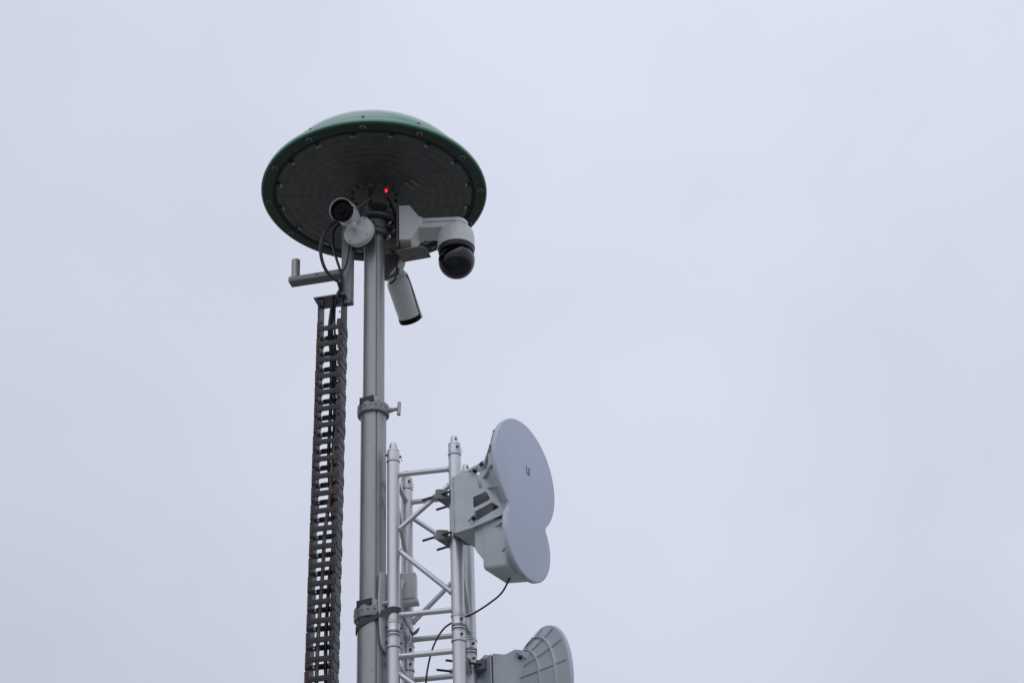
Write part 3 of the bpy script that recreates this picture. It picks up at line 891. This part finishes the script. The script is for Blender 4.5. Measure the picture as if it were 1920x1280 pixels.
    rect = lambda x, w, z0, z1, r: rrect(-w, w, z0, z1, x, r)
    low.loft([rect(x0 - .150 * s, w_ * .97, zb0 + .004, zt0, .012), rect(x0 - .150 * s + .004, w_, zb0, zt0, .014), rect(x0 - .050 * s, w_ * 1.03, zb0 - .018 * s, zt0, .016), rect(x0 - .03 * s, w_ * 1.35, zb0 - .034 * s, zt0 - .03 * s, .06 * s),
              [V((x0 - .016, (R2 - .018) * math.cos(2 * math.pi * (k + .5) / 28), -dz + (R2 - .018) * math.sin(2 * math.pi * (k + .5) / 28))) for k in range(28)],
              [V((x0 - .009, (R2 - .005) * math.cos(2 * math.pi * (k + .5) / 28), -dz + (R2 - .005) * math.sin(2 * math.pi * (k + .5) / 28))) for k in range(28)]], F)
    ho = low.build('housing', M['plastic'], root, .0025, angle=35)
    # deeper rear cover with a chamfered lower edge
    m = F @ Matrix(((1, 0, 0, 0), (0, 0, -1, 0), (0, 1, 0, 0), (0, 0, 0, 1)))
    xb = x0 - .190 * s
    MB().prism([(xb, -dz + .080 * s), (xb, -dz - .012 * s), (xb + .010, -dz - .032 * s), (xb + .034, -dz - .068 * s), (xb + .05, -dz - .07 * s), (xb + .05, -dz + .080 * s)], -w_ * .93, w_ * .93, m).build('rear_cover', M['plastic'], root, .004, segs=3)
    # underside port lid and gussets between housing and rim
    gz = zb0 - .002
    MB().box((x0 - .135 * s, -.05, gz - .006), (x0 - .075 * s, .05, gz + .004), F).build('port_lid', M['plastic'], ho, .002)
    for sy in (-1, 1):
        for zz, ln in ((-dz + .05 * s, .10), (-dz - .06 * s, .07)):
            gs = MB().prism([(x0 - ln * s, sy * (w_ - .002)), (x0 - .014, sy * (R2 - .03 - abs(zz + dz) * .12)), (x0 - .014, sy * (w_ - .002))], zz - .0025, zz + .0025, F)
            gs.build('gusset', M['plastic'], ho)
    # bracket: two side plates with slots, back channel, top and bottom lips
    hw = .098
    Z0 = zoff
    o_ = [(.052, .024), (.170, .046), (.188, .046), (.200, .030), (.205, -.005), (.216, -.045), (.236, -.090), (.262, -.135), (.286, -.158), (.296, -.170), (.294, -.188), (.270, -.196), (.139, -.212), (.052, -.214)]
    if not logo:
        o_ = [(.052, .024), (.100, .026), (.120, .034), (.146, .050), (.172, .052), (.215, .044), (.238, .034), (.248, .010), (.250, -.05)] + o_[8:]
    b1, b2 = ((.155, .018), (.188, .034)) if logo else ((.168, .020), (.222, .018))
    k_ = (d_face - .012) / .30
    o_ = [(x * k_ if x > .1 else x, z + Z0) for x, z in o_]
    slots = [[(.160, .012), (.174, .010), (.178, -.034), (.186, -.062), (.172, -.060), (.164, -.034)],
             [(.142, -.088), (.200, -.080), (.216, -.112), (.212, -.120), (.146, -.132), (.142, -.128)],
             [(.146, -.150), (.224, -.133), (.254, -.158), (.252, -.163), (.158, -.188), (.154, -.184)]]
    if not logo:
        slots = [[(.208, .002), (.222, 0), (.234, -.085), (.220, -.086)]]
    slots = [[(x * k_, z + Z0) for x, z in sl] for sl in slots]
    for sy in (-1, 1):
        pm = F @ Matrix(((1, 0, 0, 0), (0, 0, 1, sy * hw), (0, 1, 0, 0), (0, 0, 0, 1)))
        pl = plate_mesh('bracket_plate', o_, slots if sy < 0 else [], .004, pm, M['bracket'], root, .0008)
        for (x, z, rr) in ((b1[0] * k_, b1[1], .0085), (.145 * k_, -.178, .0085), (b2[0] * k_, b2[1], .0095), (.288 * k_, -.178, .0075)):
            p = V((x, sy * (hw + .002), z + Z0)); q = V((x, sy * (hw + .012), z + Z0))
            MB().cyl(F @ p, F @ q, rr, n=6).cyl(F @ q, F @ V((x, sy * (hw + .018), z + Z0)), rr * .5, n=10).build('plate_bolt', M['bolt'], pl)
        for (x, z, an) in ((b1[0] * k_, b1[1], 10 if logo else -25), (.145 * k_, -.178, 32)):
            wm = F @ T(x, sy * (hw + .014), z + Z0) @ Matrix.Rotation(R(-an), 4, 'Y')
            MB().prism([(-.024, .001), (-.020, .005), (0, .004), (.020, .005), (.024, .001), (.018, -.003), (-.018, -.003)], -.0015, .0015, wm @ Matrix(((1, 0, 0, 0), (0, 0, -1, 0), (0, 1, 0, 0), (0, 0, 0, 1)))).build('wing_nut', M['steel'], pl)
    # pivot lugs joining the bracket to the dish
    lug = MB()
    for sy in (-1, 1):
        lug.cyl(F @ V((b2[0] * k_ + .004, sy * (hw - .03), b2[1] + Z0)), F @ V((b2[0] * k_ + .004, sy * (hw + .008), b2[1] + Z0)), .017, n=20)
        lug.cyl(F @ V((.292 * k_, sy * (hw - .01), -.178 + Z0)), F @ V((d_face + .002, sy * (hw + .035), -.176 + Z0)), .0085, n=12)
    lug.box((.165, -.06, -.03 + Z0), (d_face - .06, .06, .04 + Z0), F)
    lug.box((b2[0] * k_ - .008, -hw + .01, b2[1] + Z0 - .01), (b2[0] * k_ + .012, hw - .01, b2[1] + Z0 + .01), F)
    lug.box((.05, -.02, -.19 + Z0), (.18, .05, .050 + Z0), F)
    lug.build('pivot_lug', M['bracket'], root, .0015)
    chn = MB()
    chn.box((.040, -hw + .001, -.205 + Z0), (.046, hw - .001, .020 + Z0), F)
    chn.box((.046, -hw + .003, -.207 + Z0), (.135, hw - .003, -.201 + Z0), F)
    chn.box((.046, -hw + .003, .014 + Z0), (.110, hw - .003, .019 + Z0), F)
    chn.box((.050, -hw - .006, -.212 + Z0), (.056, -hw + .002, .022 + Z0), F)
    chn.build('back_channel', M['bracket'], root, .001)
    for z in (-.004 + Z0, -.176 + Z0):
        # front saddle and rear jaw round the tube
        for sg in (1, -1):
            j = [(sg * .040, -.062), (sg * .040, .062), (sg * .030, .062), (sg * .008, .036), (sg * .0245, .014), (sg * .0265, 0), (sg * .0245, -.014), (sg * .008, -.036), (sg * .030, -.062)]
            if sg < 0: j = [(x * 1.25 - .002, y) for x, y in j]
            MB().prism(j, z - .020, z + .020, F).build('clamp_jaw', M['steel'], root, .001)
    for z in (-.004 + Z0, -.176 + Z0):
        for y in (-.050, .050):
            MB().cyl(F @ V((-.120, y, z)), F @ V((.052, y, z)), .0047, n=12).build('threaded_rod', M['bolt'], root)
            MB().cyl(F @ V((-.066, y, z)), F @ V((-.054, y, z)), .0095, n=6).build('nut', M['brightbolt'], root)
    if logo:
        xl = x0 + .0074
        lm = F @ Matrix(((0, 0, 1, xl), (1, 0, 0, .016), (0, 1, 0, .018), (0, 0, 0, 1))) @ Matrix.Diagonal((.72, .68, 1, 1))
        # a U-shaped mark: dotted blue left arm, dark right arm
        rt = [(.007, .024), (.017, .024), (.017, -.010), (.013, -.021), (.003, -.026), (-.002, -.026), (-.002, -.017), (.004, -.015), (.007, -.008)]
        lf = [(-.017, .016), (-.010, .016), (-.009, -.008), (-.006, -.015), (-.004, -.017), (-.004, -.026), (-.012, -.020), (-.017, -.010)]
        MB().prism(rt, 0, .0008, lm).build('logo', M['logo_dark'], root)
        lb = MB().prism(lf, 0, .0008, lm)
        for x, y in ((-.016, .021), (-.012, .026), (-.009, .020), (-.014, .031)):
            lb.box((x - .0015, y - .0015, 0), (x + .0015, y + .0015, .0008), lm)
        lb.build('logo', M['logo_blue'], root)
    return F
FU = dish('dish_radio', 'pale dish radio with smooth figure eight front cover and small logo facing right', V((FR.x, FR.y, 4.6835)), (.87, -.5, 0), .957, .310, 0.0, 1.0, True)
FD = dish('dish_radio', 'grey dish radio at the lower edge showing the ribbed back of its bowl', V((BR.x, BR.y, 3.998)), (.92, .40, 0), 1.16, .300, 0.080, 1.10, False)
# feed cable of the upper dish
p0 = FU @ V((.225, 0.02, -.378))
cable([p0 + V((.006, 0, .012)), p0, V((-.075, 6.02, 4.248)), V((-.125, 6.06, 4.222)), V((-.19, 6.12, 4.208)), V((-.252, 6.135, 4.190)), V((-.300, 6.13, 4.158)), V((-.338, 6.13, 4.095)), V((-.362, 6.135, 4.01)), V((-.372, 6.14, 3.92)), V((-.372, 6.15, 3.78)), V((-.37, 6.15, 3.5))], .0036, 'cable',
      'thin black cable drooping from the upper dish into the truss', 8)
